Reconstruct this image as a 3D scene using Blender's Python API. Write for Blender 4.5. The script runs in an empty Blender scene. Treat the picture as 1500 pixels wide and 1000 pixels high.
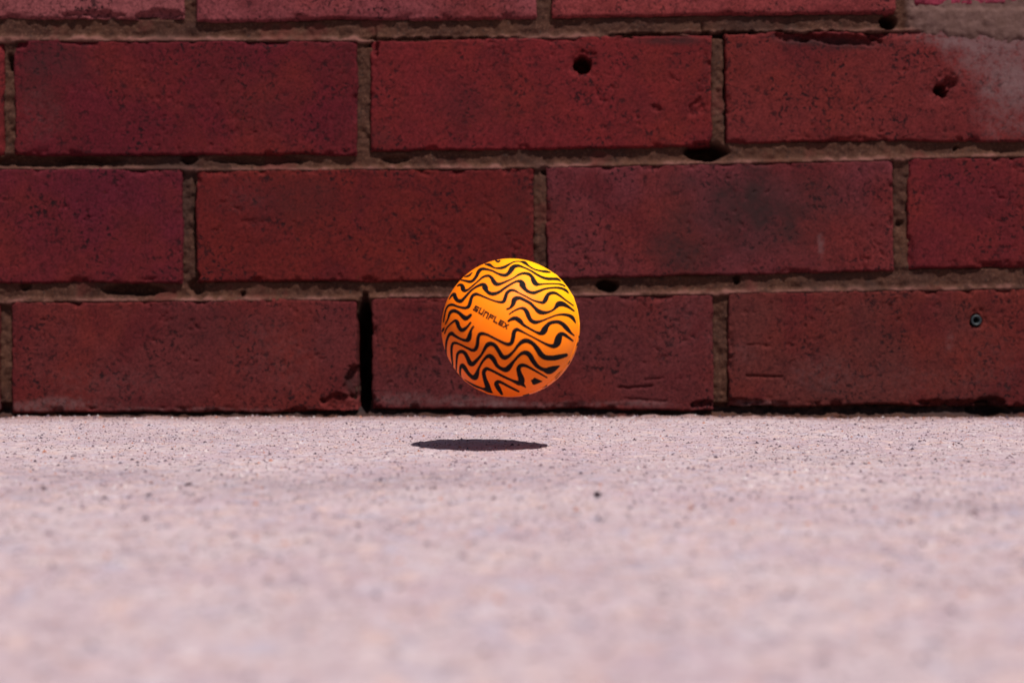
import bpy, math, random
import numpy as np
from mathutils import Vector

# ------------------------------------------------------------------ camera, sky, sun, exposure
scene = bpy.context.scene
H = 0.0553            # lens axis above the concrete: the camera body rests on the ground
WY = 0.96             # distance to the brick face
F = 1500 * 50 / 36.0  # focal length in photograph pixels
HZ = 488.0            # horizon row in the photograph
BALL_D = 0.681        # distance to the ball centre
BALL_R = 0.0331

cam_data = bpy.data.cameras.new('camera')
cam = bpy.data.objects.new('camera', cam_data)
scene.collection.objects.link(cam)
cam.location = (0, 0, H)
cam.rotation_euler = (math.radians(90), 0, 0)
cam_data.lens = 50
cam_data.sensor_width = 36
cam_data.shift_y = -(500 - HZ) / 1500
cam_data.clip_start = 0.01
cam_data.clip_end = 200
cam_data.dof.use_dof = True
cam_data.dof.focus_distance = 0.745
cam_data.dof.aperture_fstop = 9.8
scene.camera = cam

sun_to = Vector((0.238, -0.42, 0.875)).normalized()
world = bpy.data.worlds.new('World')
scene.world = world
world.use_nodes = True
wn = world.node_tree.nodes
bg = wn['Background']
sky = wn.new('ShaderNodeTexSky')
sky.sky_type = 'NISHITA'
sky.sun_disc = False
sky.sun_elevation = math.asin(sun_to.z)
sky.sun_rotation = math.atan2(sun_to.x, sun_to.y)
world.node_tree.links.new(sky.outputs[0], bg.inputs[0])
bg.inputs[1].default_value = 0.05

sl = bpy.data.lights.new('sun', 'SUN')
sl.energy = 5.0
sl.angle = math.radians(1.0)
sl.color = (1.0, 0.955, 0.92)
sun = bpy.data.objects.new('sun', sl)
scene.collection.objects.link(sun)
sun.location = sun_to * 6
sun.rotation_euler = sun_to.to_track_quat('Z', 'Y').to_euler()

scene.view_settings.view_transform = 'Standard'
scene.view_settings.look = 'None'
scene.view_settings.exposure = 0.35
scene.view_settings.gamma = 1.0
scene.view_settings.use_curve_mapping = False
scene.cycles.max_bounces = 8

rng = np.random.default_rng(7)
random.seed(7)
K = WY / F                                  # metres per photograph pixel on the brick face
def wx(x): return (np.asarray(x, float) - 750) * K
def wz(y): return H - (np.asarray(y, float) - HZ) * K
MM = 0.001

# ------------------------------------------------------------------ helpers
_TAB = np.random.default_rng(99).random((512, 512))
def vnoise(x, y, seed=0):
    ox, oy = (seed * 37.17) % 211, (seed * 91.73) % 197
    x = x + ox; y = y + oy
    xi = np.floor(x).astype(int); yi = np.floor(y).astype(int)
    fx = x - xi; fy = y - yi
    fx = fx * fx * (3 - 2 * fx); fy = fy * fy * (3 - 2 * fy)
    a = _TAB[xi & 511, yi & 511]; b = _TAB[(xi + 1) & 511, yi & 511]
    c = _TAB[xi & 511, (yi + 1) & 511]; d = _TAB[(xi + 1) & 511, (yi + 1) & 511]
    return (a * (1 - fx) + b * fx) * (1 - fy) + (c * (1 - fx) + d * fx) * fy
def fbm(x, y, size, seed=0, octv=4, gain=0.5):
    """-1..1 noise with features of the given size in metres"""
    s = 0; a = 1; tot = 0; f = 1 / size
    for o in range(octv):
        s = s + a * (vnoise(x * f, y * f, seed + o * 5) * 2 - 1); tot += a
        a *= gain; f *= 2.07
    return s / tot
def sst(a, b, x):
    t = np.clip((x - a) / (b - a), 0, 1)
    return t * t * (3 - 2 * t)

def link(o, parent=None):
    scene.collection.objects.link(o)
    if parent is not None: o.parent = parent
    return o
def mesh_np(name, verts, quads, mat=None, smooth=True, tris=None):
    me = bpy.data.meshes.new(name)
    verts = np.asarray(verts, np.float32)
    faces = [np.asarray(quads, np.int32).reshape(-1, 4)] if quads is not None and len(quads) else []
    ft = np.asarray(tris, np.int32).reshape(-1, 3) if tris is not None and len(tris) else None
    me.vertices.add(len(verts)); me.vertices.foreach_set('co', verts.ravel())
    idx = []; starts = []; tot = 0
    if faces:
        q = faces[0]; idx.append(q.ravel()); starts.append(np.arange(len(q)) * 4); tot = len(q) * 4
    if ft is not None:
        idx.append(ft.ravel()); starts.append(tot + np.arange(len(ft)) * 3)
    idx = np.concatenate(idx); starts = np.concatenate(starts)
    me.loops.add(len(idx)); me.loops.foreach_set('vertex_index', idx.astype(np.int32))
    me.polygons.add(len(starts)); me.polygons.foreach_set('loop_start', starts.astype(np.int32))
    me.update(calc_edges=True); me.validate()
    me.polygons.foreach_set('use_smooth', np.full(len(me.polygons), smooth))
    if mat: me.materials.append(mat)
    return me
def grid_quads(nu, nv, off=0):
    i = np.arange(nu - 1)[:, None]; j = np.arange(nv - 1)[None, :]
    a = (i * nv + j).ravel() + off
    return np.stack([a, a + nv, a + nv + 1, a + 1], 1)
def attr(me, name, vals):
    a = me.attributes.new(name, 'FLOAT', 'POINT'); a.data.foreach_set('value', np.asarray(vals, np.float32).ravel())

class Nodes:
    def __init__(s, name):
        s.m = bpy.data.materials.new(name); s.m.use_nodes = True
        s.t = s.m.node_tree; s.n = s.t.nodes; s.l = s.t.links
        s.b = s.n['Principled BSDF']
    def put(s, socket, v):
        if isinstance(v, bpy.types.NodeSocket): s.l.new(v, socket)
        else: socket.default_value = v
    def pos(s): return s.n.new('ShaderNodeNewGeometry').outputs['Position']
    def noise(s, vec, scale, detail=3, rough=0.55, dist=0.0, col=False):
        n = s.n.new('ShaderNodeTexNoise'); s.put(n.inputs['Vector'], vec)
        n.inputs['Scale'].default_value = scale; n.inputs['Detail'].default_value = detail
        n.inputs['Roughness'].default_value = rough; n.inputs['Distortion'].default_value = dist
        return n.outputs['Color' if col else 'Fac']
    def voro(s, vec, scale, out='Distance', rand=1.0):
        n = s.n.new('ShaderNodeTexVoronoi'); s.put(n.inputs['Vector'], vec)
        n.inputs['Scale'].default_value = scale; n.inputs['Randomness'].default_value = rand
        return n.outputs[out]
    def ramp(s, v, a, b, lo=0.0, hi=1.0):
        n = s.n.new('ShaderNodeMapRange'); n.interpolation_type = 'SMOOTHSTEP'
        s.put(n.inputs[0], v); n.inputs[1].default_value = a; n.inputs[2].default_value = b
        n.inputs[3].default_value = lo; n.inputs[4].default_value = hi
        return n.outputs[0]
    def math(s, op, a, b=0.0):
        n = s.n.new('ShaderNodeMath'); n.operation = op
        s.put(n.inputs[0], a); s.put(n.inputs[1], b); return n.outputs[0]
    def mix(s, f, a, b, mode='MIX'):
        n = s.n.new('ShaderNodeMix'); n.data_type = 'RGBA'; n.blend_type = mode
        s.put(n.inputs[0], f)
        for k, v in ((6, a), (7, b)):
            if isinstance(v, tuple) and len(v) == 3: v = (*v, 1)
            s.put(n.inputs[k], v)
        return n.outputs[2]
    def attr(s, name, kind='GEOMETRY', out='Fac'):
        n = s.n.new('ShaderNodeAttribute'); n.attribute_type = kind; n.attribute_name = name
        return n.outputs[out]
    def vmul(s, vec, xyz):
        n = s.n.new('ShaderNodeVectorMath'); n.operation = 'MULTIPLY'
        s.put(n.inputs[0], vec); n.inputs[1].default_value = xyz; return n.outputs[0]
    def sep(s, vec, i):
        n = s.n.new('ShaderNodeSeparateXYZ'); s.put(n.inputs[0], vec); return n.outputs[i]
    def bump(s, h, strength, dist, prev=None):
        n = s.n.new('ShaderNodeBump'); s.put(n.inputs['Height'], h)
        n.inputs['Strength'].default_value = strength; n.inputs['Distance'].default_value = dist
        if prev is not None: s.l.new(prev, n.inputs['Normal'])
        return n.outputs['Normal']
    def done(s, col, rough=0.85, normal=None, spec=0.3):
        s.put(s.b.inputs['Base Color'], (*col, 1) if isinstance(col, tuple) and len(col) == 3 else col)
        s.put(s.b.inputs['Roughness'], rough); s.b.inputs['Specular IOR Level'].default_value = spec
        if normal is not None: s.l.new(normal, s.b.inputs['Normal'])
        return s.m

# ------------------------------------------------------------------ materials
def brick_material():
    N = Nodes('fired_red_brick'); p = N.pos()
    tint = N.attr('tint', 'OBJECT', 'Color')
    big = N.noise(p, 16, 3, 0.55)
    mid = N.noise(p, 75, 4, 0.6)
    fine = N.noise(p, 620, 4, 0.8)
    c = N.mix(N.ramp(big, 0.4, 0.68, 0, 0.6), tint, (0.092, 0.0105, 0.0075))
    c = N.mix(N.ramp(N.noise(p, 22, 2, 0.5, 0.4), 0.5, 0.7, 0, 0.6), c, (0.058, 0.0062, 0.0080))
    c = N.mix(N.ramp(mid, 0.35, 0.75, 0, 0.65), c, N.mix(0.55, c, (0.028, 0.0045, 0.006)))
    c = N.mix(N.ramp(fine, 0.33, 0.68, 0.0, 0.85), N.mix(1.0, c, (1.38, 1.42, 1.4), 'MULTIPLY'), N.mix(1.0, c, (0.5, 0.46, 0.48), 'MULTIPLY'))
    # orange sandy flecks
    fl = N.math('MULTIPLY', N.ramp(N.noise(p, 620, 2, 0.5), 0.69, 0.76), N.ramp(N.noise(p, 40, 2), 0.45, 0.62))
    c = N.mix(N.math('MULTIPLY', fl, 0.55), c, (0.19, 0.04, 0.016))
    # dark specks, clustered; the small ones are bumped inward
    cl = N.ramp(N.noise(p, 26, 3, 0.6), 0.36, 0.68)
    sp = N.math('MULTIPLY', N.ramp(N.noise(p, 330, 3, 0.6, 0.5), 0.555, 0.625), N.ramp(cl, 0.0, 1.0, 0.3, 1.0))
    c = N.mix(N.math('MULTIPLY', sp, 0.92), c, (0.008, 0.003, 0.004))
    sp2 = N.math('MULTIPLY', N.ramp(N.noise(p, 150, 3, 0.65, 0.8), 0.60, 0.67), cl)
    c = N.mix(N.math('MULTIPLY', sp2, 0.85), c, (0.008, 0.003, 0.004))
    # stains and dark marks with a shape of their own
    brk = N.noise(p, 120, 5, 0.7)
    c = N.mix(N.math('MULTIPLY', N.attr('soot_dark'), N.ramp(brk, 0.15, 0.6, 0.35, 1.0)), c, (0.022, 0.0095, 0.0095))
    bl = N.attr('bloom')
    pl = N.math('MULTIPLY', bl, N.ramp(N.math('ADD', N.noise(p, 260, 6, 0.8), N.math('MULTIPLY', bl, 0.16)), 0.42, 0.70))
    c = N.mix(pl, c, (0.112, 0.058, 0.058))
    n1 = N.bump(N.noise(p, 1300, 4, 0.7), 0.5, 0.0004)
    n2 = N.bump(sp, 0.6, -0.0006, n1)
    return N.done(c, 0.92, n2, 0.08)
MB = brick_material()

def mortar_material():
    N = Nodes('sand_mortar'); p = N.pos()
    c = N.mix(N.ramp(N.noise(p, 30, 4, 0.6), 0.3, 0.7), (0.0540, 0.0200, 0.0112), (0.0360, 0.0122, 0.0080))
    c = N.mix(N.ramp(N.noise(p, 110, 4, 0.7), 0.45, 0.75, 0, 0.7), c, (0.026, 0.010, 0.007))
    c = N.mix(N.ramp(N.noise(p, 700, 2, 0.6), 0.52, 0.68, 0, 0.7), c, (0.0900, 0.0400, 0.0250))
    c = N.mix(N.ramp(N.noise(p, 560, 2, 0.6), 0.60, 0.68, 0, 0.75), c, (0.018, 0.011, 0.009))
    c = N.mix(N.math('MULTIPLY', N.attr('lip'), N.ramp(N.noise(p, 45, 4, 0.7), 0.38, 0.62)), c, (0.1400, 0.0560, 0.0450))
    c = N.mix(N.ramp(N.noise(p, 14, 4, 0.6), 0.5, 0.72, 0, 0.75), c, (0.024, 0.011, 0.009))
    c = N.mix(N.ramp(N.noise(p, 33, 3, 0.6), 0.56, 0.7, 0, 0.6), c, (0.070, 0.014, 0.011))
    c = N.mix(N.attr('smear'), c, N.mix(N.ramp(N.noise(p, 150, 4, 0.7), 0.3, 0.7), (0.105, 0.056, 0.048), (0.072, 0.036, 0.029)))
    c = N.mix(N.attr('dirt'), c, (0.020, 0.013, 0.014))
    n = N.bump(N.noise(p, 800, 4, 0.75), 0.6, 0.0007)
    return N.done(c, 0.95, n, 0.15)
MM_ = mortar_material()

def ground_material():
    N = Nodes('worn_concrete'); p = N.pos()
    base = N.mix(N.ramp(N.noise(p, 12, 5, 0.65), 0.35, 0.65), (0.410, 0.325, 0.335), (0.350, 0.262, 0.290))
    m = N.noise(p, 130, 4, 0.65)
    c = N.mix(N.ramp(m, 0.42, 0.7, 0, 0.7), base, (0.29, 0.200, 0.215))
    c = N.mix(N.ramp(N.noise(p, 95, 3, 0.6), 0.49, 0.69, 0, 0.75), c, (0.46, 0.325, 0.295))
    c = N.mix(N.ramp(N.noise(p, 80, 3, 0.6, 0.4), 0.53, 0.72, 0, 0.8), c, (0.32, 0.285, 0.345))
    c = N.mix(N.ramp(N.noise(p, 55, 4, 0.6, 0.4), 0.60, 0.78, 0, 0.55), c, (0.52, 0.455, 0.475))
    agg = N.voro(p, 105, 'Color'); ra = N.sep(agg, 0); na = N.ramp(N.voro(p, 105), 0.22, 0.5, 1, 0)
    c = N.mix(N.math('MULTIPLY', N.math('MULTIPLY', N.ramp(ra, 0.86, 0.89), na), 0.6), c, (0.19, 0.145, 0.175))
    c = N.mix(N.math('MULTIPLY', N.math('MULTIPLY', N.ramp(ra, 0.12, 0.09), na), 0.22), c, (0.52, 0.46, 0.48))
    c = N.mix(N.math('MULTIPLY', N.math('MULTIPLY', N.ramp(N.sep(agg, 1), 0.86, 0.88), na), 0.4), c, (0.38, 0.235, 0.20))
    # sand grains showing in the worn surface
    cell = N.voro(p, 620, 'Color'); r = N.sep(cell, 0)
    near = N.ramp(N.voro(p, 620), 0.30, 0.48, 1, 0)
    dk = N.math('MULTIPLY', N.ramp(r, 0.72, 0.78), near)
    patch = N.ramp(N.noise(p, 18, 3, 0.6), 0.3, 0.65, 0.35, 1.0)
    c = N.mix(N.math('MULTIPLY', N.math('MULTIPLY', dk, patch), 0.85), c, (0.075, 0.05, 0.06))
    c = N.mix(N.math('MULTIPLY', N.math('MULTIPLY', N.ramp(r, 0.14, 0.10), near), 0.45), c, (0.55, 0.48, 0.48))
    g2 = N.voro(p, 300, 'Color'); r2 = N.sep(g2, 1)
    near2 = N.ramp(N.voro(p, 300), 0.22, 0.36, 1, 0)
    c = N.mix(N.math('MULTIPLY', N.math('MULTIPLY', N.ramp(r2, 0.86, 0.88), near2), 0.85), c, (0.055, 0.04, 0.055))
    c = N.mix(N.math('MULTIPLY', N.math('MULTIPLY', N.ramp(r2, 0.08, 0.06), near2), 0.6), c, (0.30, 0.12, 0.085))
    c = N.mix(N.math('MULTIPLY', N.attr('grime'), N.ramp(N.noise(p, 140, 5, 0.7), 0.3, 0.65)), c, (0.15, 0.115, 0.135))
    c = N.mix(N.math('MULTIPLY', N.attr('dust'), N.ramp(N.noise(p, 60, 4, 0.7), 0.15, 0.5)), c, (0.215, 0.128, 0.118))
    n = N.bump(N.noise(p, 700, 4, 0.75), 0.7, 0.0007)
    n = N.bump(N.voro(p, 420), 0.5, 0.0005, n)
    return N.done(c, 0.93, n, 0.2)
MG = ground_material()

def plain(name, col, rough=0.8, spec=0.3, var=0.25, scale=500):
    N = Nodes(name); p = N.pos()
    k = N.ramp(N.noise(p, scale, 3, 0.6), 0.3, 0.7, 1 - var, 1 + var)
    c = N.mix(1.0, col, N.mix(0.0, (1, 1, 1), (1, 1, 1)), 'MULTIPLY')
    n = N.n.new('ShaderNodeVectorMath'); n.operation = 'SCALE'
    N.l.new(c, n.inputs[0]); N.l.new(k, n.inputs['Scale'])
    return N.done(n.outputs[0], rough, N.bump(N.noise(p, scale * 2, 3, 0.6), 0.3, 0.0003), spec)

def rubber():
    N = Nodes('orange_rubber'); p = N.pos()
    # base colour fades from red-orange at lower left to yellow at upper right
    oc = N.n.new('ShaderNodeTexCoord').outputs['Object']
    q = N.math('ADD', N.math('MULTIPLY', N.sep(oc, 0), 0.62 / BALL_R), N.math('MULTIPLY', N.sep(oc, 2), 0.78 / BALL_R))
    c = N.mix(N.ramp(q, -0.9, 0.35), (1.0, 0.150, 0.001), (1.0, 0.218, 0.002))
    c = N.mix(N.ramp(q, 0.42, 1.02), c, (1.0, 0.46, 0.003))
    c = N.mix(N.ramp(N.noise(p, 110, 4, 0.7), 0.55, 0.8, 0, 0.12), c, (0.8, 0.28, 0.05))
    n = N.bump(N.noise(p, 1800, 3, 0.6), 0.3, 0.00015)
    return N.done(c, 0.55, n, 0.16)
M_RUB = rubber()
M_INK = plain('black_ink', (0.007, 0.004, 0.005), 0.75, 0.1, 0.2, 900)
M_PLUG = plain('grey_plastic', (0.008, 0.013, 0.016), 0.55, 0.4, 0.3, 900)
M_PEB = plain('dark_pebble_stone', (0.055, 0.035, 0.042), 0.9, 0.2, 0.4, 1200)

# ------------------------------------------------------------------ ground
def axis(segs):
    out = []
    for a, b, d in segs:
        n = max(1, int(round((b - a) / d))); out.append(np.linspace(a, b, n, endpoint=False))
    out.append([segs[-1][1]]); return np.concatenate(out)
gx = axis([(-40, -4, 6), (-4, -1, 0.3), (-1, -0.44, 0.03), (-0.44, 0.44, 0.0014), (0.44, 1, 0.03), (1, 4, 0.3), (4, 40, 6)])
gy = axis([(-40, -4, 6), (-4, -0.5, 0.3), (-0.5, 0.1, 0.03), (0.1, 0.45, 0.002), (0.45, 1.0, 0.0014), (1.0, 4, 0.3), (4, 40, 6)])
GX, GY = np.meshgrid(gx, gy, indexing='ij')
def ground_z(X, Y):
    fade = np.exp(-(np.maximum(np.abs(X) - 0.6, 0) ** 2 + np.maximum(np.abs(Y - 0.5) - 0.7, 0) ** 2) * 4)
    z = fbm(X, Y, 0.16, 1, 2) * 0.0009 + fbm(X, Y, 0.03, 2, 3) * 0.0004
    z = z + fbm(X, Y, 0.011, 6, 3) * 0.00035 + fbm(X, Y, 0.006, 3, 3) * 0.00040 + fbm(X, Y, 0.0024, 4, 2) * 0.00030
    pit = sst(0.42, 0.62, fbm(X, Y, 0.007, 9, 3)); z = z - pit * 0.0009
    z = z + sst(0.90, 0.955, Y) * (-0.0014 + 0.0017 * fbm(X, Y * 0.4, 0.07, 12, 4)) + sst(0.942, 0.956, Y) * 0.0011 * sst(-0.1, 0.6, fbm(X, Y, 0.014, 14, 4))
    return z * fade
GZ = ground_z(GX, GY)
gme = mesh_np('ground', np.stack([GX, GY, GZ], -1).reshape(-1, 3), grid_quads(len(gx), len(gy)), MG)
def ground_pt(x, y):
    """photograph pixel on the concrete -> plan position"""
    d = F * H / (y - HZ); return ((x - 750) * d / F, d)
grime = np.zeros_like(GX)
for x, y, rx, ry, s in ((120, 692, 170, 9, .55), (430, 712, 180, 12, .55), (40, 720, 60, 8, .5), (640, 700, 120, 10, .35), (1420, 742, 120, 8, .5),
                        (800, 690, 200, 14, .25), (270, 640, 200, 6, .2), (1200, 668, 200, 8, .25)):
    px_, py_ = ground_pt(x, y); d0 = ground_pt(x, y - ry)[1] - ground_pt(x, y + ry)[1]
    rxm = rx * py_ / F
    grime += s * np.exp(-((GX - px_) / rxm) ** 2 - ((GY - py_) / (d0 * 0.6)) ** 2)
attr(gme, 'grime', np.clip(grime, 0, 0.9))
dust = sst(0.86, 0.95, GY + fbm(GX, GY, 0.05, 21, 3) * 0.035) * 0.75 + sst(0.935, 0.957, GY + fbm(GX, GY, 0.02, 22, 3) * 0.014) * 0.6
attr(gme, 'dust', dust)
ground = link(bpy.data.objects.new('ground', gme)); ground['kind'] = 'structure'

# ------------------------------------------------------------------ brick wall
wall = link(bpy.data.objects.new('brick_wall', None)); wall.location = (0, WY, 0); wall.empty_display_size = 0.1
wall['label'] = 'weathered red brick wall with recessed sandy mortar joints behind the ball'
wall['category'] = 'brick wall'

# visible bricks, corners in photograph pixels on the wall plane: xl, xr, top-left y, top-right y, bottom-left y, bottom-right y, tint
HERO = [
    # top course
    (-248, 267, -138, -138, 25, 27, (0.148, 0.0391, 0.0415)),
    (290, 783, -138, -140, 30, 26, (0.134, 0.0299, 0.0336)),
    (810, 1312, -142, -146, 25, 19, (0.141, 0.0240, 0.0246)),
    (1340, 1842, -150, -156, 8, 2, (0.166, 0.0219, 0.0400)),
    # second course
    (-497, 4, 62, 62, 228, 226, (0.099, 0.0100, 0.0120)),
    (22, 521, 60, 60, 227, 225, (0.064, 0.0055, 0.0094)),
    (544, 1042, 62, 52, 221, 212, (0.091, 0.0084, 0.0100)),
    (1064, 1562, 51, 40, 208, 204, (0.089, 0.0121, 0.0119)),
    # third course
    (-236, 266, 249, 249, 413, 413, (0.062, 0.0062, 0.0119)),
    (288, 781, 251, 247, 413, 409, (0.069, 0.0067, 0.0066)),
    (802, 1308, 246, 235, 408, 395, (0.077, 0.0141, 0.0173)),
    (1332, 1834, 233, 225, 394, 386, (0.074, 0.0077, 0.0105)),
    # bottom course
    (-503, -3, 446, 444, 603, 603, (0.070, 0.0109, 0.0117)),
    (19, 521, 443, 440, 603, 601, (0.072, 0.0125, 0.0129)),
    (546, 1043, 437, 432, 600, 598, (0.065, 0.0125, 0.0134)),
    (1069, 1568, 430, 423, 594, 593, (0.065, 0.0139, 0.0122)),
]
HOLES = [(853, 97, 13, 30), (1379, 131, 11, 26), (1393, 119, 9, 3), (1430, 469, 8.2, 14), (1446, 600, 14, 6)]
CHIPS = [(518, 560, 14, 30, 5), (1240, 58, 60, 9, 4), (1170, 54, 40, 8, 4), (1040, 212, 26, 8, 5), (235, 22, 40, 7, 4), (140, 22, 50, 4, 3),
         (1285, 45, 20, 10, 4), (1450, 590, 22, 10, 5), (1395, 590, 60, 5, 3), (30, 66, 10, 8, 3), (500, 590, 30, 12, 2.5),
         (548, 70, 8, 14, 3), (1060, 590, 60, 6, 3), (286, 405, 10, 8, 4), (890, 408, 18, 5, 3), (960, 160, 10, 5, 1.2), (1022, 160, 14, 12, 1.5)]
CRACKS = [((905, 567), (955, 565), 1.3), ((945, 556), (972, 553), 0.8), ((915, 583), (975, 586), 0.8), ((1096, 552), (1146, 551), 1.2),
          ((876, 520), (872, 545), 0.5), ((1098, 505), (1130, 507), 0.6), ((322, 130), (330, 118), 0.7), ((1366, 80), (1376, 98), 0.6)]
BLOOM = [(1475, 75, 100, 75, 0.8), (1400, 54, 85, 22, 0.7), (1485, 165, 60, 60, 0.5), (55, 172, 40, 40, 0.16),
         (60, 594, 120, 12, 0.6), (320, 600, 160, 5, 0.45), (590, 586, 60, 13, 0.5), (690, 588, 50, 11, 0.5), (800, 594, 120, 6, 0.5), (1110, 592, 60, 8, 0.55),
         (350, 285, 60, 35, 0.1), (1203, 360, 6, 20, 0.5), (1390, 505, 8, 20, 0.35), (1200, 545, 50, 26, 0.16), (930, 590, 90, 6, 0.5),
         (1300, 560, 200, 30, 0.14), (160, 560, 150, 30, 0.15), (420, 520, 90, 60, 0.14), (1090, 520, 30, 20, 0.2), (1450, 520, 60, 50, 0.12), (1000, 480, 60, 60, 0.1)]
SOOT_DARK = [(1050, 325, 110, 85, 0.6), (1140, 290, 150, 55, 0.5), (1000, 375, 70, 35, 0.35), (1150, 360, 90, 40, 0.3), (515, 560, 16, 30, 0.8), (100, 95, 60, 40, 0.35), (1240, 62, 60, 12, 0.8), (1160, 60, 40, 10, 0.7),  # soot patches; the small entries darken chips along the brick edges
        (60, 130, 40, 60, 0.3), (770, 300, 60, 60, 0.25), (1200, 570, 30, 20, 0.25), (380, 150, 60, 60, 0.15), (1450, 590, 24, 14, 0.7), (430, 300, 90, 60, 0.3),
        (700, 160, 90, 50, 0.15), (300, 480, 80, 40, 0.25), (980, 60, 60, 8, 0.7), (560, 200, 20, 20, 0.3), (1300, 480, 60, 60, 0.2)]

def brick_mesh(br, seed, res=0.0008, hero=True):
    xl, xr, tl, tr, bl, brt = br[:6]
    if hero: xl -= 1.6; xr += 1.6; tl -= 1.2; tr -= 1.2; bl += 1.0; brt += 1.0     # arrises reach a little into the joint
    nu = int((xr - xl) * K / res); nv = int(165 * K / res)
    s, t = np.meshgrid(np.linspace(0, 1, nu), np.linspace(0, 1, nv), indexing='ij')
    PX = xl + (xr - xl) * s
    PY = (bl + (brt - bl) * s) * (1 - t) + (tl + (tr - tl) * s) * t
    X = wx(PX); Z = wz(PY)
    wdt = (xr - xl) * K; hgt = 165 * K
    # uneven outline
    X = X + fbm(X, Z, 0.03, seed, 3) * 0.0013 + fbm(X, Z, 0.004, seed + 1, 2) * 0.00055
    Z = Z + fbm(X, Z, 0.05, seed + 2, 3) * 0.0017 + fbm(X, Z, 0.004, seed + 3, 2) * 0.0006
    e1 = np.minimum(s, 1 - s) * wdt; e2 = np.minimum(t, 1 - t) * hgt
    e = np.minimum(e1, e2)
    # corner rounding
    rc = 0.0045
    inc = (e1 < rc) & (e2 < rc)
    e = np.where(inc, rc - np.hypot(rc - e1, rc - e2), e)
    e = np.maximum(e, 0)
    rr = 0.0014 + 0.0009 * fbm(X, Z, 0.02, seed + 4, 2)
    k = np.clip((rr - e) / rr, 0, 1)
    D = rr * (1 - np.sqrt(np.maximum(1 - k * k, 0)))
    D = D + fbm(X, Z, 0.07, seed + 5, 2) * 0.0005 + fbm(X, Z, 0.012, seed + 6, 3) * 0.00018 + fbm(X, Z, 0.003, seed + 7, 2) * 0.00014
    D = D + sst(0.38, 0.6, fbm(X, Z, 0.0045, seed + 8, 3)) * 0.0007 * sst(-0.2, 0.3, fbm(X, Z, 0.04, seed + 9, 2))
    chipn = sst(0.12, 0.45, fbm(X, Z, 0.012, seed + 10, 3))
    D = D + chipn * sst(0.0050, 0.0005, e) * (0.0019 + 0.0012 * fbm(X, Z, 0.003, seed + 15, 2))
    bloom = np.zeros_like(X); soot_dark = np.zeros_like(X)
    if hero:
        jit = fbm(X, Z, 0.006, seed + 11, 3)
        jx = PX + 3.5 * jit; jy = PY + 3.5 * fbm(X, Z, 0.005, seed + 12, 3)
        for hx, hy, r, dep in HOLES:
            D = D + sst(r * 2.0, r * 1.0, np.hypot(jx - hx, jy - hy) + 9 * fbm(X, Z, 0.006, seed + 18, 3)) * (1.1 + 0.9 * fbm(X, Z, 0.003, seed + 19, 2)) * MM
            D = D + sst(r * 1.06, r * 0.9, np.hypot(jx - hx, jy - hy)) * dep * MM
        for cx, cy, rx, ry, dep in CHIPS:
            q = np.hypot((jx - cx) / rx, (jy - cy) / ry) + 0.35 * fbm(X, Z, 0.007, seed + 13, 3)
            D = D + sst(1.05, 0.75, q) * (dep + 1.6 * fbm(X, Z, 0.0035, seed + 16, 3)) * MM
        for (ax, ay), (bx, by), dep in CRACKS:
            L2 = (bx - ax) ** 2 + (by - ay) ** 2
            u = np.clip(((jx - ax) * (bx - ax) + (PY - ay) * (by - ay)) / L2, 0, 1)
            dd = np.hypot(jx - ax - u * (bx - ax), PY - ay - u * (by - ay))
            D = D + sst(2.6, 0.6, dd) * dep * MM
        wob = 0.45 * fbm(X, Z, 0.02, seed + 14, 4)
        for cx, cy, rx, ry, a in BLOOM:
            bloom = bloom + a * sst(1.25, 0.3, np.hypot((PX - cx) / rx, (PY - cy) / ry) + wob)
        for cx, cy, rx, ry, a in SOOT_DARK:
            soot_dark = soot_dark + a * sst(1.25, 0.2, np.hypot((PX - cx) / rx, (PY - cy) / ry) + wob)
    cx, cz = X.mean(), Z.mean()
    V = np.stack([X - cx, D, Z - cz], -1)
    verts = V.reshape(-1, 3)
    quads = grid_quads(nu, nv)
    # sides going back into the wall
    loop = np.concatenate([np.arange(nu) * nv, (nu - 1) * nv + np.arange(1, nv), (np.arange(nu - 2, -1, -1)) * nv + nv - 1, np.arange(nv - 2, 0, -1)])
    back = verts[loop].copy(); back[:, 1] = 0.098
    n0 = len(verts); nl = len(loop)
    ring = n0 + np.arange(nl); nx = np.roll(np.arange(nl), -1)
    sideq = np.stack([loop, ring, ring[nx], loop[nx]], 1)
    cen = n0 + nl
    verts = np.concatenate([verts, back, [[0, 0.098, 0]]])
    tri = np.stack([ring, np.full(nl, cen), ring[nx]], 1)
    me = mesh_np('brick', verts, np.concatenate([quads, sideq]), MB, True, tri)
    pad = np.zeros(nl + 1)
    attr(me, 'bloom', np.concatenate([np.clip(bloom, 0, 1).ravel(), pad]))
    attr(me, 'soot_dark', np.concatenate([np.clip(soot_dark, 0, 1).ravel(), pad]))
    return me, cx, cz

for i, br in enumerate(HERO):
    me, cx, cz = brick_mesh(br, 20 + i * 17, 0.0012 if i < 4 else (0.002 if i in (4, 12) else 0.0008))
    o = link(bpy.data.objects.new('brick', me), wall); o.location = (cx, 0, cz); o['tint'] = br[6]

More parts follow.
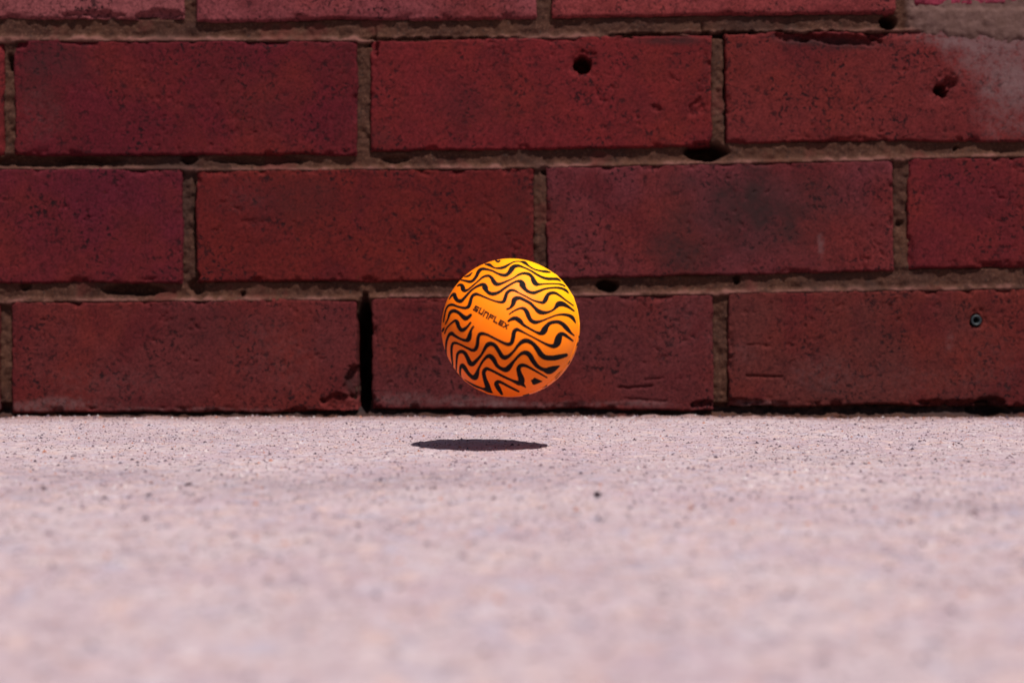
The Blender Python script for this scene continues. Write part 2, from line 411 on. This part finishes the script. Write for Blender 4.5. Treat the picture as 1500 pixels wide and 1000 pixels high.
# further bricks of the same wall, left, right and above the picture, on shared meshes
spare = [brick_mesh((501, 999, 400, 400, 565, 565), 400 + 31 * v, 0.003, False)[0] for v in range(5)]
PITCH_X, PITCH_Y = 523, 187
rows = [(0, (-248, 1842), (-57, -68), (26, 2)), (4, (-497, 1562), (144, 122), None), (8, (-236, 1834), (331, 306), None), (12, (-503, 1568), (524, 509), None)]
outer = []
for _, (x0, x1), (yl, yr), _b in rows:
    x = x0 - 25
    while x > -2900: outer.append((x - 249, yl)); x -= PITCH_X
    x = x1 + 25
    while x < 4400: outer.append((x + 249, yr)); x += PITCH_X
for r in range(1, 9):
    x = -2900 + (262 if r % 2 == 0 else 0)
    while x < 4400:
        outer.append((x + 249 + (3 if r % 2 else 11), -62 - PITCH_Y * r)); x += PITCH_X
tints = [h[6] for h in HERO]
for i, (x, y) in enumerate(outer):
    o = link(bpy.data.objects.new('brick', spare[i % 5]), wall)
    o.location = (float(wx(x)), random.uniform(-0.0006, 0.0008), float(wz(y)))
    o['tint'] = tints[random.randrange(len(tints))]

# mortar between the visible bricks
mx = np.arange(-0.385, 0.3851, 0.001); mz = np.arange(-0.012, 0.2995, 0.0009)
X, Z = np.meshgrid(mx, mz, indexing='ij')
PX = X / K + 750; PY = HZ - (Z - H) / K
inside = np.full(X.shape, -1.0); above = np.full(X.shape, 99.0); below = np.full(X.shape, 99.0)
for xl, xr, tl, tr, bl, brt, _t in HERO:
    s = (PX - xl) / (xr - xl); top = tl + (tr - tl) * s; bot = bl + (brt - bl) * s
    d = np.minimum(np.minimum(PX - xl, xr - PX), np.minimum(PY - top, bot - PY))
    inside = np.maximum(inside, d)
    inx = (s > -0.04) & (s < 1.04)
    a = np.where(inx & (PY <= top + 1), top - PY, 99); above = np.where((a >= -1) & (a < above), np.maximum(a, 0), above)
    b = np.where(inx & (PY >= bot - 1), PY - bot, 99); below = np.where((b >= -1) & (b < below), np.maximum(b, 0), below)
tt = above / np.maximum(above + below, 1e-6)
bed = (above < 45) & (below < 45)
n1 = fbm(X, Z, 0.03, 300, 3); n2 = fbm(X, Z, 0.005, 301, 3); n3 = fbm(X, Z, 0.0025, 302, 2)
D = np.where(bed, 0.2 + (2.9 + 1.5 * n1) * sst(0.06, 0.32, tt + 0.10 * n2), 2.8 + 1.6 * n1 + 0.8 * n2)
D = D + 0.8 * n2 + 0.5 * n3
foot = sst(598, 603, PY)
D = np.where(PY > 590, 8 + 5.0 * n2 + 3 * n1 + 2 * n3 - 9 * sst(601, 612, PY + 9 * n2 + 4 * n3), D)
jx = PX + 4 * fbm(X, Z, 0.006, 303, 3); jy = PY + 3.5 * fbm(X, Z, 0.005, 304, 3)
for cx, cy, rx, ry, dep in ((1035, 222, 30, 13, 34), (890, 418, 15, 9, 18), (1303, 31, 12, 12, 26), (533, 520, 13, 82, 70), (60, 236, 90, 8, 5.5), (130, 233, 50, 8, 5),
                            (380, 233, 70, 8, 5), (275, 232, 14, 9, 7), (195, 424, 46, 9, 9), (35, 418, 8, 6, 5), (1079, 408, 5, 7, 7), (14, 92, 6, 14, 8),
                            (1150, 49, 145, 3.5, 14), (1060, 51, 50, 4, 12), (560, 65, 24, 4, 8), (650, 57, 120, 3, 6), (950, 50, 60, 3, 8), (355, 428, 4, 4, 4),
                            (1404, 217, 4, 4, 5), (580, 232, 22, 6, 4), (285, 420, 12, 12, 5), (1320, 326, 5, 5, 4), (1446, 602, 30, 8, 10), (798, 250, 7, 9, 4),
                            (550, 120, 3.5, 80, 4), (1064, 130, 3, 80, 4), (284, 330, 4, 80, 3.5), (1028, 120, 4, 90, 3)):
    q = np.hypot((jx - cx) / rx, (jy - cy) / ry) if rx < 100 or ry > 20 else np.hypot((jx - cx) / rx, (jy - cy) / ry)
    D = D + sst(1.15, 0.7, q) * dep
sm = sst(1.45, 0.45, np.hypot(np.maximum(1400 - jx, 0) / 80, np.maximum(jy - 30, 0) / 34) + 0.3 * n1 + 0.15 * n2) * sst(1316, 1334, jx)
D = np.where(inside > 3.5, 34.0, np.where(inside > 0, D + 2.0, D))
# mortar wiped over the brick corner thins out into the face
cover = -0.9 + 5.0 * (1 - sm) + 0.45 * n2 + 0.3 * n3 + 1.2 * sst(18, 9, jy)
D = np.where(sm > 0.02, np.minimum(D, cover), D)
lip = np.where(bed, sst(0.27, 0.05, tt + 0.16 * n2), 0) * (PY < 470)
mme = mesh_np('mortar', np.stack([X, D * MM, Z], -1).reshape(-1, 3), grid_quads(len(mx), len(mz)), MM_)
attr(mme, 'lip', np.clip(lip, 0, 1)); attr(mme, 'smear', sst(0.3, 0.8, sm))
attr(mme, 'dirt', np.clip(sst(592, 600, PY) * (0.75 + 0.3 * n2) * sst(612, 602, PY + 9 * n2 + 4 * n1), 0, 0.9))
link(bpy.data.objects.new('mortar', mme), wall)
# mortar of the rest of the wall: a plain recessed bed round the hero rectangle
bx = axis([(-1.72, -0.386, 0.012), (-0.386, 0.386, 0.02), (0.386, 1.72, 0.012)])
bz = axis([(-0.012, 0.2994, 0.012), (0.2994, 1.06, 0.012)])
X, Z = np.meshgrid(bx, bz, indexing='ij')
V = np.stack([X, (3.4 + 1.2 * fbm(X, Z, 0.03, 333, 3)) * MM, Z], -1).reshape(-1, 3)
Q = grid_quads(len(bx), len(bz)); c = V[Q].mean(1)
Q = Q[~((np.abs(c[:, 0]) < 0.384) & (c[:, 2] < 0.2985))]
bme = mesh_np('mortar', V, Q, MM_)
link(bpy.data.objects.new('mortar', bme), wall)
# solid core behind the bricks
def box(name, x0, x1, y0, y1, z0, z1, mat):
    v = [(x, y, z) for x in (x0, x1) for y in (y0, y1) for z in (z0, z1)]
    q = [(0, 1, 3, 2), (4, 6, 7, 5), (0, 4, 5, 1), (2, 3, 7, 6), (0, 2, 6, 4), (1, 5, 7, 3)]
    return mesh_np(name, v, q, mat, False)
link(bpy.data.objects.new('backing', box('backing', -1.72, 1.72, 0.1, 0.2, -0.02, 1.06, MM_)), wall)

# plastic plug left in a drill hole
def lathe(prof, seg=40):
    V = []; Q = []
    for r, y in prof:
        for k in range(seg):
            a = 2 * math.pi * k / seg; V.append((r * math.cos(a), y, r * math.sin(a)))
    for i in range(len(prof) - 1):
        for k in range(seg):
            k2 = (k + 1) % seg
            Q.append((i * seg + k, i * seg + k2, (i + 1) * seg + k2, (i + 1) * seg + k))
    return V, Q
V, Q = lathe([(0.0040, 0.010), (0.0040, 0.0003), (0.0044, -0.0001), (0.0042, -0.0006), (0.0036, -0.0008), (0.0029, -0.0006), (0.0024, -0.0001), (0.0022, 0.0012), (0.0019, 0.013), (0.0001, 0.0132)])
po = link(bpy.data.objects.new('wall_plug', mesh_np('wall_plug', V, Q, M_PLUG)), wall)
po.location = (float(wx(1430)), 0.0002, float(wz(469)))
po.scale = (0.84, 1, 0.84)
po['label'] = 'dark grey plastic wall plug set in a drill hole of the brick'

# ------------------------------------------------------------------ ball
BC = Vector(((748 - 750) * BALL_D / F, BALL_D, H - (480 - HZ) * BALL_D / F))
ball = link(bpy.data.objects.new('rubber_ball', None)); ball.location = (BC.x, BC.y, BC.z - BALL_R); ball.empty_display_size = 0.03
ball['label'] = 'orange rubber ball with black wavy stripes hovering above the concrete'
ball['category'] = 'ball'
UP = Vector((0, 0, BALL_R))
def shell_mesh():
    nu, nv = 256, 128
    V = [(0, 0, BALL_R)]; Q = []; T = []
    for j in range(1, nv):
        a = math.pi * j / nv
        for i in range(nu):
            b = 2 * math.pi * i / nu
            V.append((BALL_R * math.sin(a) * math.cos(b), BALL_R * math.sin(a) * math.sin(b), BALL_R * math.cos(a)))
    V.append((0, 0, -BALL_R)); e = len(V) - 1
    for i in range(nu):
        i2 = (i + 1) % nu
        T.append((0, 1 + i, 1 + i2)); T.append((e, 1 + (nv - 2) * nu + i2, 1 + (nv - 2) * nu + i))
        for j in range(nv - 2):
            a = 1 + j * nu; Q.append((a + i, a + nu + i, a + nu + i2, a + i2))
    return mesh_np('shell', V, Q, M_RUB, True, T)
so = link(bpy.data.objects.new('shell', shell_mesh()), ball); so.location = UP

# a point of the pattern (square of 1000 units over photograph pixels 630..870 x 360..600) to the ball surface
CAMV = Vector((0, 0, H))
def on_ball(u, v, lift=0.0):
    x = 630 + u / 4.16667; y = 360 + v / 4.16667
    d = Vector(((x - 750) / F, 1.0, -(y - HZ) / F)).normalized()
    oc = CAMV - BC; b = oc.dot(d); c = oc.dot(oc) - BALL_R ** 2
    disc = b * b - c
    if disc < 0:
        p = d * (-b) + oc
    else:
        p = oc + d * (-b - math.sqrt(disc))
    return p.normalized() * (BALL_R + lift)

STRIPES = [
 [(337,113,5),(362,117,12),(392,134,6),(422,137,9),(452,131,11),(482,114,7),(513,98,4),(548,96,4),(578,104,12),(603,124,6),(638,144,5),(678,154,7),(708,158,9),(733,162,4)],
 [(402,91,6),(415,97,8),(427,91,5)],
 [(192,209,5),(217,214,8),(242,219,11),(262,212,11),(282,187,12),(297,157,14),(317,142,12),(347,144,9),(382,154,7),(412,169,8),(442,179,12),(462,179,13),(480,167,15),(498,142,20),(513,127,16),(538,122,11),(568,131,7),(608,149,6),(648,173,8),(683,192,9),(718,201,11),(753,202,10),(778,204,10),(795,214,4)],
 [(214,189,4),(237,182,8),(257,164,3)],
 [(169,244,5),(184,238,10),(197,246,15),(203,265,18),(214,274,12),(232,267,7),(257,247,6),(292,217,6),(322,192,8),(352,183,10),(374,194,12),(389,219,17),(404,233,16),(427,233,11),(467,217,7),(507,198,5),(543,176,8),(573,168,10),(603,174,12),(623,192,14),(632,214,19),(648,233,17),(673,235,7),(718,232,5),(768,232,5),(803,237,6),(823,247,4)],
 [(119,322,4),(134,302,8),(148,296,14),(154,314,15),(167,332,14),(187,337,15),(204,324,11),(242,282,8),(272,257,8),(307,239,11),(327,239,17),(336,254,23),(347,276,14),(367,291,14),(392,293,14),(422,282,11),(457,257,9),(502,229,8),(530,217,9),(553,219,16),(564,238,25),(576,259,16),(598,279,12),(631,287,13),(658,279,11),(698,264,8),(738,257,7),(778,256,8),(808,262,9),(831,274,9),(844,288,4)],
 [(82,464,4),(89,422,5),(99,384,6),(114,364,8),(137,359,9),(172,371,7),(212,379,10),(234,371,13),(244,349,14),(251,322,12),(262,303,12),(282,295,12),(307,302,8),(352,321,6),(392,336,6),(427,344,9),(449,339,13),(459,317,14),(469,289,13),(487,274,11),(512,272,9),(543,288,5),(583,308,5),(628,332,6),(668,344,9),(692,344,14),(706,325,18),(717,302,15),(733,290,13),(761,288,11),(788,302,8),(828,332,6),(873,364,4)],
 [(470,386,7),(488,379,8),(506,356,16),(513,332,20),(526,321,18),(548,319,13),(578,332,12),(613,352,12),(643,382,13),(662,399,18),(688,408,16),(723,404,9),(753,389,8),(768,373,14),(784,356,22),(808,355,20),(838,369,12),(878,397,5)],
 [(483,417,4),(513,397,6),(548,382,8),(573,384,13),(590,403,17),(601,430,17),(616,455,15),(643,466,15),(683,457,8),(728,439,6),(768,424,6),(808,419,9),(843,424,12),(866,436,14),(880,455,9),(887,469,4)],
 [(478,459,8),(498,447,13),(523,443,17),(548,458,18),(570,482,11),(603,502,8),(643,524,8),(668,533,14),(688,527,22),(699,511,25),(714,487,17),(738,469,14),(778,464,14),(808,477,16),(833,502,17),(858,530,9),(878,546,4)],
 [(139,731,4),(133,683,7),(131,633,9),(136,602,10),(151,592,10),(182,601,7),(222,621,8),(257,636,12),(276,631,14),(288,606,14),(292,571,13),(300,543,13),(318,535,12),(352,543,8),(402,568,7),(452,593,10),(480,600,13),(498,589,15),(507,558,16),(513,525,16),(527,511,14),(540,513,11),(560,522,8),(588,536,5),(638,562,5),(688,589,7),(728,607,11),(756,610,18),(775,592,28),(785,560,27),(796,540,18),(816,540,14),(841,556,10),(871,579,5)],
 [(99,668,4),(97,623,6),(101,583,8),(114,548,10),(131,535,15),(149,547,11),(182,566,9),(212,576,11),(232,572,18),(242,548,17),(250,516,9),(264,493,7)],
 [(89,534,4),(102,502,5),(127,474,6),(153,456,9),(166,467,15),(175,492,14),(189,512,15),(207,510,14),(227,494,9),(247,469,7)],
 [(94,477,4),(110,444,6),(118,417,10),(130,401,13),(149,396,13),(177,409,12),(202,432,16),(217,441,19),(234,435,14),(248,422,11)],
 [(75,522,5),(80,512,9),(85,501,4)],
 [(160,766,4),(161,718,6),(166,668,9),(175,651,12),(192,645,14),(212,654,14),(229,683,15),(243,713,18),(257,720,19),(274,709,15),(312,666,9),(337,622,13),(352,603,17),(372,597,17),(397,609,15),(419,641,15),(438,672,17),(457,681,18),(482,670,13),(512,640,9),(540,604,12),(566,583,17),(593,579,17),(628,597,15),(656,631,19),(677,662,21),(703,680,20),(748,684,20),(788,677,19),(831,666,13)],
 [(192,818,4),(184,783,6),(185,748,9),(195,729,15),(209,742,16),(234,778,13),(259,800,16),(276,800,23),(287,778,17),(298,746,9),(322,703,9),(347,677,13),(366,673,18),(387,692,18),(409,730,14),(437,750,14),(465,754,21),(485,737,19),(514,700,10),(553,660,12),(583,652,18),(608,667,19),(631,706,18),(658,737,15),(693,755,15),(724,761,28),(753,750,23),(788,733,5)],
 [(209,816,4),(242,838,8),(282,857,8),(322,871,8),(350,876,20),(378,894,6)],
 [(361,880,18),(349,850,20),(334,808,15),(328,770,15),(343,750,14),(367,756,10),(402,773,9),(452,799,9),(492,817,9),(522,830,13),(544,836,20),(557,826,26),(555,806,24),(545,778,19),(540,748,17),(555,730,15),(583,731,12),(628,754,8),(678,783,6),(713,803,4)],
 [(552,832,22),(566,846,14),(583,862,3)],
 [(438,903,9),(419,871,17),(404,842,17),(416,829,14),(437,834,10),(472,853,9),(517,876,8),(541,888,6)],
 [(622,822,8),(633,825,28),(652,826,20),(680,826,4)],
]
def catmull(P, step=3.0):
    P = [np.array(p, float) for p in P]
    P = [2 * P[0] - P[1]] + P + [2 * P[-1] - P[-2]]
    out = []
    for i in range(1, len(P) - 2):
        a, b, c, d = P[i - 1:i + 3]
        n = max(2, int(np.hypot(*(c - b)[:2]) / step))
        for k in range(n):
            t = k / n
            out.append(0.5 * ((2 * b) + (c - a) * t + (2 * a - 5 * b + 4 * c - d) * t * t + (3 * b - a - 3 * c + d) * t ** 3))
    out.append(P[-2]); return np.array(out)
def ribbon(P, lift=(0.00004, 0.00011), step=3.0, caps=True):
    S = catmull(P, step); xy = S[:, :2]; w = (np.maximum(S[:, 2], 3.0) * 1.5 + 2.2) / 2
    tg = np.gradient(xy, axis=0); tg /= np.maximum(np.linalg.norm(tg, axis=1, keepdims=True), 1e-9)
    nr = np.stack([-tg[:, 1], tg[:, 0]], 1)
    if caps:                                     # small rounded ends
        pre = [xy[0] - tg[0] * w[0] * k for k in (0.9, 0.5)]; post = [xy[-1] + tg[-1] * w[-1] * k for k in (0.5, 0.9)]
        xy = np.concatenate([pre, xy, post]); w = np.concatenate([[w[0] * .4, w[0] * .85], w, [w[-1] * .85, w[-1] * .4]])
        nr = np.concatenate([[nr[0]] * 2, nr, [nr[-1]] * 2])
    V = []; Q = []
    for k in range(len(xy)):
        for a, l in ((-1, 0), (-0.8, 1), (0, 1), (0.8, 1), (1, 0)):
            q = xy[k] + nr[k] * w[k] * a
            V.append(on_ball(q[0], q[1], lift[l]))
    for k in range(len(xy) - 1):
        for a in range(4):
            i = k * 5 + a; Q.append((i, i + 1, i + 6, i + 5))
    return V, Q
seam_n = Vector((-0.31 * 0.72, -0.951, 0.31 * 0.69)).normalized()
sx = seam_n.orthogonal().normalized(); sy = seam_n.cross(sx)
flip = sx                                             # half-turn about an axis in the seam plane
def half_turn(v): return 2 * v.dot(flip) * flip - v
for P in STRIPES:
    V, Q = ribbon(P)
    me = mesh_np('stripe', V, Q, M_INK)
    o = link(bpy.data.objects.new('stripe', me), ball); o.location = UP
    V2 = [half_turn(v) for v in V]
    o = link(bpy.data.objects.new('stripe', mesh_np('stripe', V2, Q, M_INK)), ball); o.location = UP
for P in ([(808,758,3),(790,778,7),(765,806,8)], [(709,852,7),(684,863,5)], [(849,703,6),(842,718,6)], [(899,593,6),(894,606,5)], [(601,905,5),(570,912,4)], [(903,548,4),(908,556,5)]):
    V, Q = ribbon(P)
    o = link(bpy.data.objects.new('stripe', mesh_np('stripe', V, Q, M_INK)), ball); o.location = UP
# moulded seam: a low ridge round the ball where its two halves meet, with small nibs
V = []; Q = []; n = 360; prof = [(-0.0011, -0.00005), (-0.0006, 0.00016), (-0.0001, 0.0003), (0.0005, 0.0002), (0.0010, -0.00005)]
for k in range(n):
    a = 2 * math.pi * k / n
    nib = 1.0 + 0.7 * max(0.0, math.sin(a * 23) * math.sin(a * 7 + 1)) ** 2
    r_ = sx * math.cos(a) + sy * math.sin(a)
    for off, h in prof:
        V.append((r_ * BALL_R + seam_n * off).normalized() * (BALL_R + (h * nib if h > 0 else h)))
for k in range(n):
    for j in range(4):
        Q.append((k * 5 + j, k * 5 + j + 1, ((k + 1) % n) * 5 + j + 1, ((k + 1) % n) * 5 + j))
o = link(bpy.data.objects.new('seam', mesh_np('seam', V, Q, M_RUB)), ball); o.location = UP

# lettering: bold wide strokes on the ball
LET = {'S': [[(0.95,.88),(.12,.88),(.08,.52),(.88,.48),(.88,.12),(0.0,.12)]],
       'U': [[(.1,1.0),(.1,.12),(.9,.12),(.9,1.0)]],
       'N': [[(.1,0),(.1,.88),(.82,.88),(.9,.78),(.9,0)]],
       'F': [[(.1,0),(.1,.88),(1.0,.88)],[(.1,.47),(.85,.47)]],
       'L': [[(.1,1.0),(.1,.12),(.95,.12)]],
       'E': [[(1.0,.88),(.1,.88),(.1,.12),(1.0,.12)],[(.1,.5),(.9,.5)]],
       'X': [[(.02,.97),(.98,.03)],[(.02,.03),(.98,.97)]]}
ux, uy = 211.0, 121.0             # run of the word in pattern units
vx, vy = 15.0, -30.0              # its upright
ox, oy = 262.0, 391.0
V = []; Q = []
for i, ch in enumerate('SUNFLEX'):
    for st in LET[ch]:
        th = 0.25
        pts = [np.array(((i + 0.06 + 0.78 * a) / 6.9 * 6.9, b)) for a, b in st]
        for a, b in zip(pts[:-1], pts[1:]):
            asp = 1.15
            d = (b - a) * np.array((asp, 1)); L = np.linalg.norm(d); d = d / L
            nn = np.array((-d[1], d[0])) * th / 2; ex = d * th / 2 * (0.98 if ch not in 'X' else 0.1)
            A = a * np.array((asp, 1)) - ex; B = b * np.array((asp, 1)) + ex
            m = 5; i0 = len(V)
            for k in range(m):
                c = A + (B - A) * k / (m - 1)
                for sgn in (-1, 1):
                    q = (c + nn * sgn) / np.array((asp, 1))
                    w = q[0] / 7.0
                    V.append(on_ball(ox + ux * w + vx * q[1], oy + uy * w + vy * q[1], 0.00010 + 0.00001 * (i0 % 7)))
            for k in range(m - 1):
                j = i0 + 2 * k; Q.append((j, j + 1, j + 3, j + 2))
o = link(bpy.data.objects.new('lettering', mesh_np('lettering', V, Q, M_INK, False)), ball); o.location = UP
o['label'] = 'black brand lettering printed on the orange ball'

# ------------------------------------------------------------------ pebbles and grit on the concrete
def stone(size, seed, flat=0.7):
    r = random.Random(seed); V = []; Q = []; nu, nv = 14, 8; T = []
    ph = [r.uniform(0, 6.28) for _ in range(6)]
    for j in range(nv + 1):
        a = math.pi * j / nv
        for i in range(nu):
            b = 2 * math.pi * i / nu
            k = 1 + 0.16 * math.sin(2 * b + ph[0]) * math.sin(a) + 0.12 * math.sin(3 * b + ph[1] + 2 * a) * math.sin(a) + 0.08 * math.sin(5 * a + ph[2] + b) * math.sin(a)
            V.append((size * k * math.sin(a) * math.cos(b), size * k * math.sin(a) * math.sin(b) * 0.85, size * flat * k * math.cos(a)))
    for j in range(nv):
        for i in range(nu):
            i2 = (i + 1) % nu; Q.append((j * nu + i, (j + 1) * nu + i, (j + 1) * nu + i2, j * nu + i2))
    return mesh_np('pebble', V, Q, M_PEB)
def gz(x, y): return float(ground_z(np.array([x]), np.array([y]))[0])
for x, y, sz, lab in ((875, 728, 0.00115, 'tiny dark pebble lying alone on the concrete in front of the ball'),
                      (277, 709, 0.0012, 'flat dark chip of stone on the concrete at the left')):
    gxp, gyp = ground_pt(x, y)
    fl = 1.0 if x > 500 else 0.45
    o = link(bpy.data.objects.new('pebble', stone(sz, int(x), fl))); o.location = (gxp, gyp, gz(gxp, gyp) + sz * fl * 0.75)
    o['label'] = lab; o['category'] = 'pebble'; o['group'] = 'pebbles on the concrete'

def grit_material():
    N = Nodes('mixed_grit'); p = N.pos()
    k = N.n.new('ShaderNodeNewGeometry').outputs['Random Per Island']
    c = N.mix(N.ramp(k, 0.40, 0.41), (0.055, 0.036, 0.048), (0.33, 0.240, 0.255))
    c = N.mix(N.ramp(k, 0.20, 0.21), (0.13, 0.085, 0.10), c)
    c = N.mix(N.ramp(k, 0.74, 0.75), c, (0.43, 0.36, 0.36))
    c = N.mix(N.ramp(k, 0.92, 0.93), c, (0.30, 0.13, 0.09))
    return N.done(c, 0.92, N.bump(N.noise(p, 2500, 2), 0.3, 0.0002), 0.2)
n = 56000
gxs = []; gys = []
while len(gxs) < n:
    y = 0.18 + 0.775 * (rng.random() ** 0.62); x = (rng.random() - 0.5) * (0.16 + 0.8 * y)
    gxs.append(x); gys.append(y)
gxs = np.array(gxs); gys = np.array(gys); gzs = ground_z(gxs, gys)
size = 0.00013 + 0.00040 * rng.random(n) ** 3.2
sink = np.full(n, 0.25)
big = np.arange(n) < 9000                       # larger aggregate, mostly bedded in the surface
size[big] = 0.00040 + 0.00110 * rng.random(big.sum()) ** 2.2; sink[big] = -0.22
foot = (np.arange(n) >= 9000) & (np.arange(n) < 9900)   # crumbs gathered along the foot of the wall
gys[foot] = 0.957 - 0.020 * rng.random(foot.sum()) ** 2; gxs[foot] = (rng.random(foot.sum()) - 0.5) * 0.9
gzs = ground_z(gxs, gys); size[foot] = 0.0003 + 0.0011 * rng.random(foot.sum()) ** 4
base = np.array([(1, 0, 0), (0, 1, 0), (-1, 0, 0), (0, -1, 0), (0, 0, .8), (0, 0, -.8)])
tri = np.array([(0, 1, 4), (1, 2, 4), (2, 3, 4), (3, 0, 4), (1, 0, 5), (2, 1, 5), (3, 2, 5), (0, 3, 5)])
J = base[None] * (0.65 + 0.7 * rng.random((n, 6, 1))) * size[:, None, None]
ang = rng.random(n) * 6.28; ca, sa = np.cos(ang)[:, None], np.sin(ang)[:, None]
Vx = J[:, :, 0] * ca - J[:, :, 1] * sa + gxs[:, None]; Vy = J[:, :, 0] * sa + J[:, :, 1] * ca + gys[:, None]
Vz = J[:, :, 2] + gzs[:, None] + (size * sink)[:, None]
T = (tri[None] + (np.arange(n) * 6)[:, None, None]).reshape(-1, 3)
gm = mesh_np('grit', np.stack([Vx, Vy, Vz], -1).reshape(-1, 3), None, grit_material(), False, T)
go = link(bpy.data.objects.new('grit', gm)); go['kind'] = 'stuff'
go['label'] = 'loose sand and dark grit scattered over the concrete'; go['category'] = 'grit'
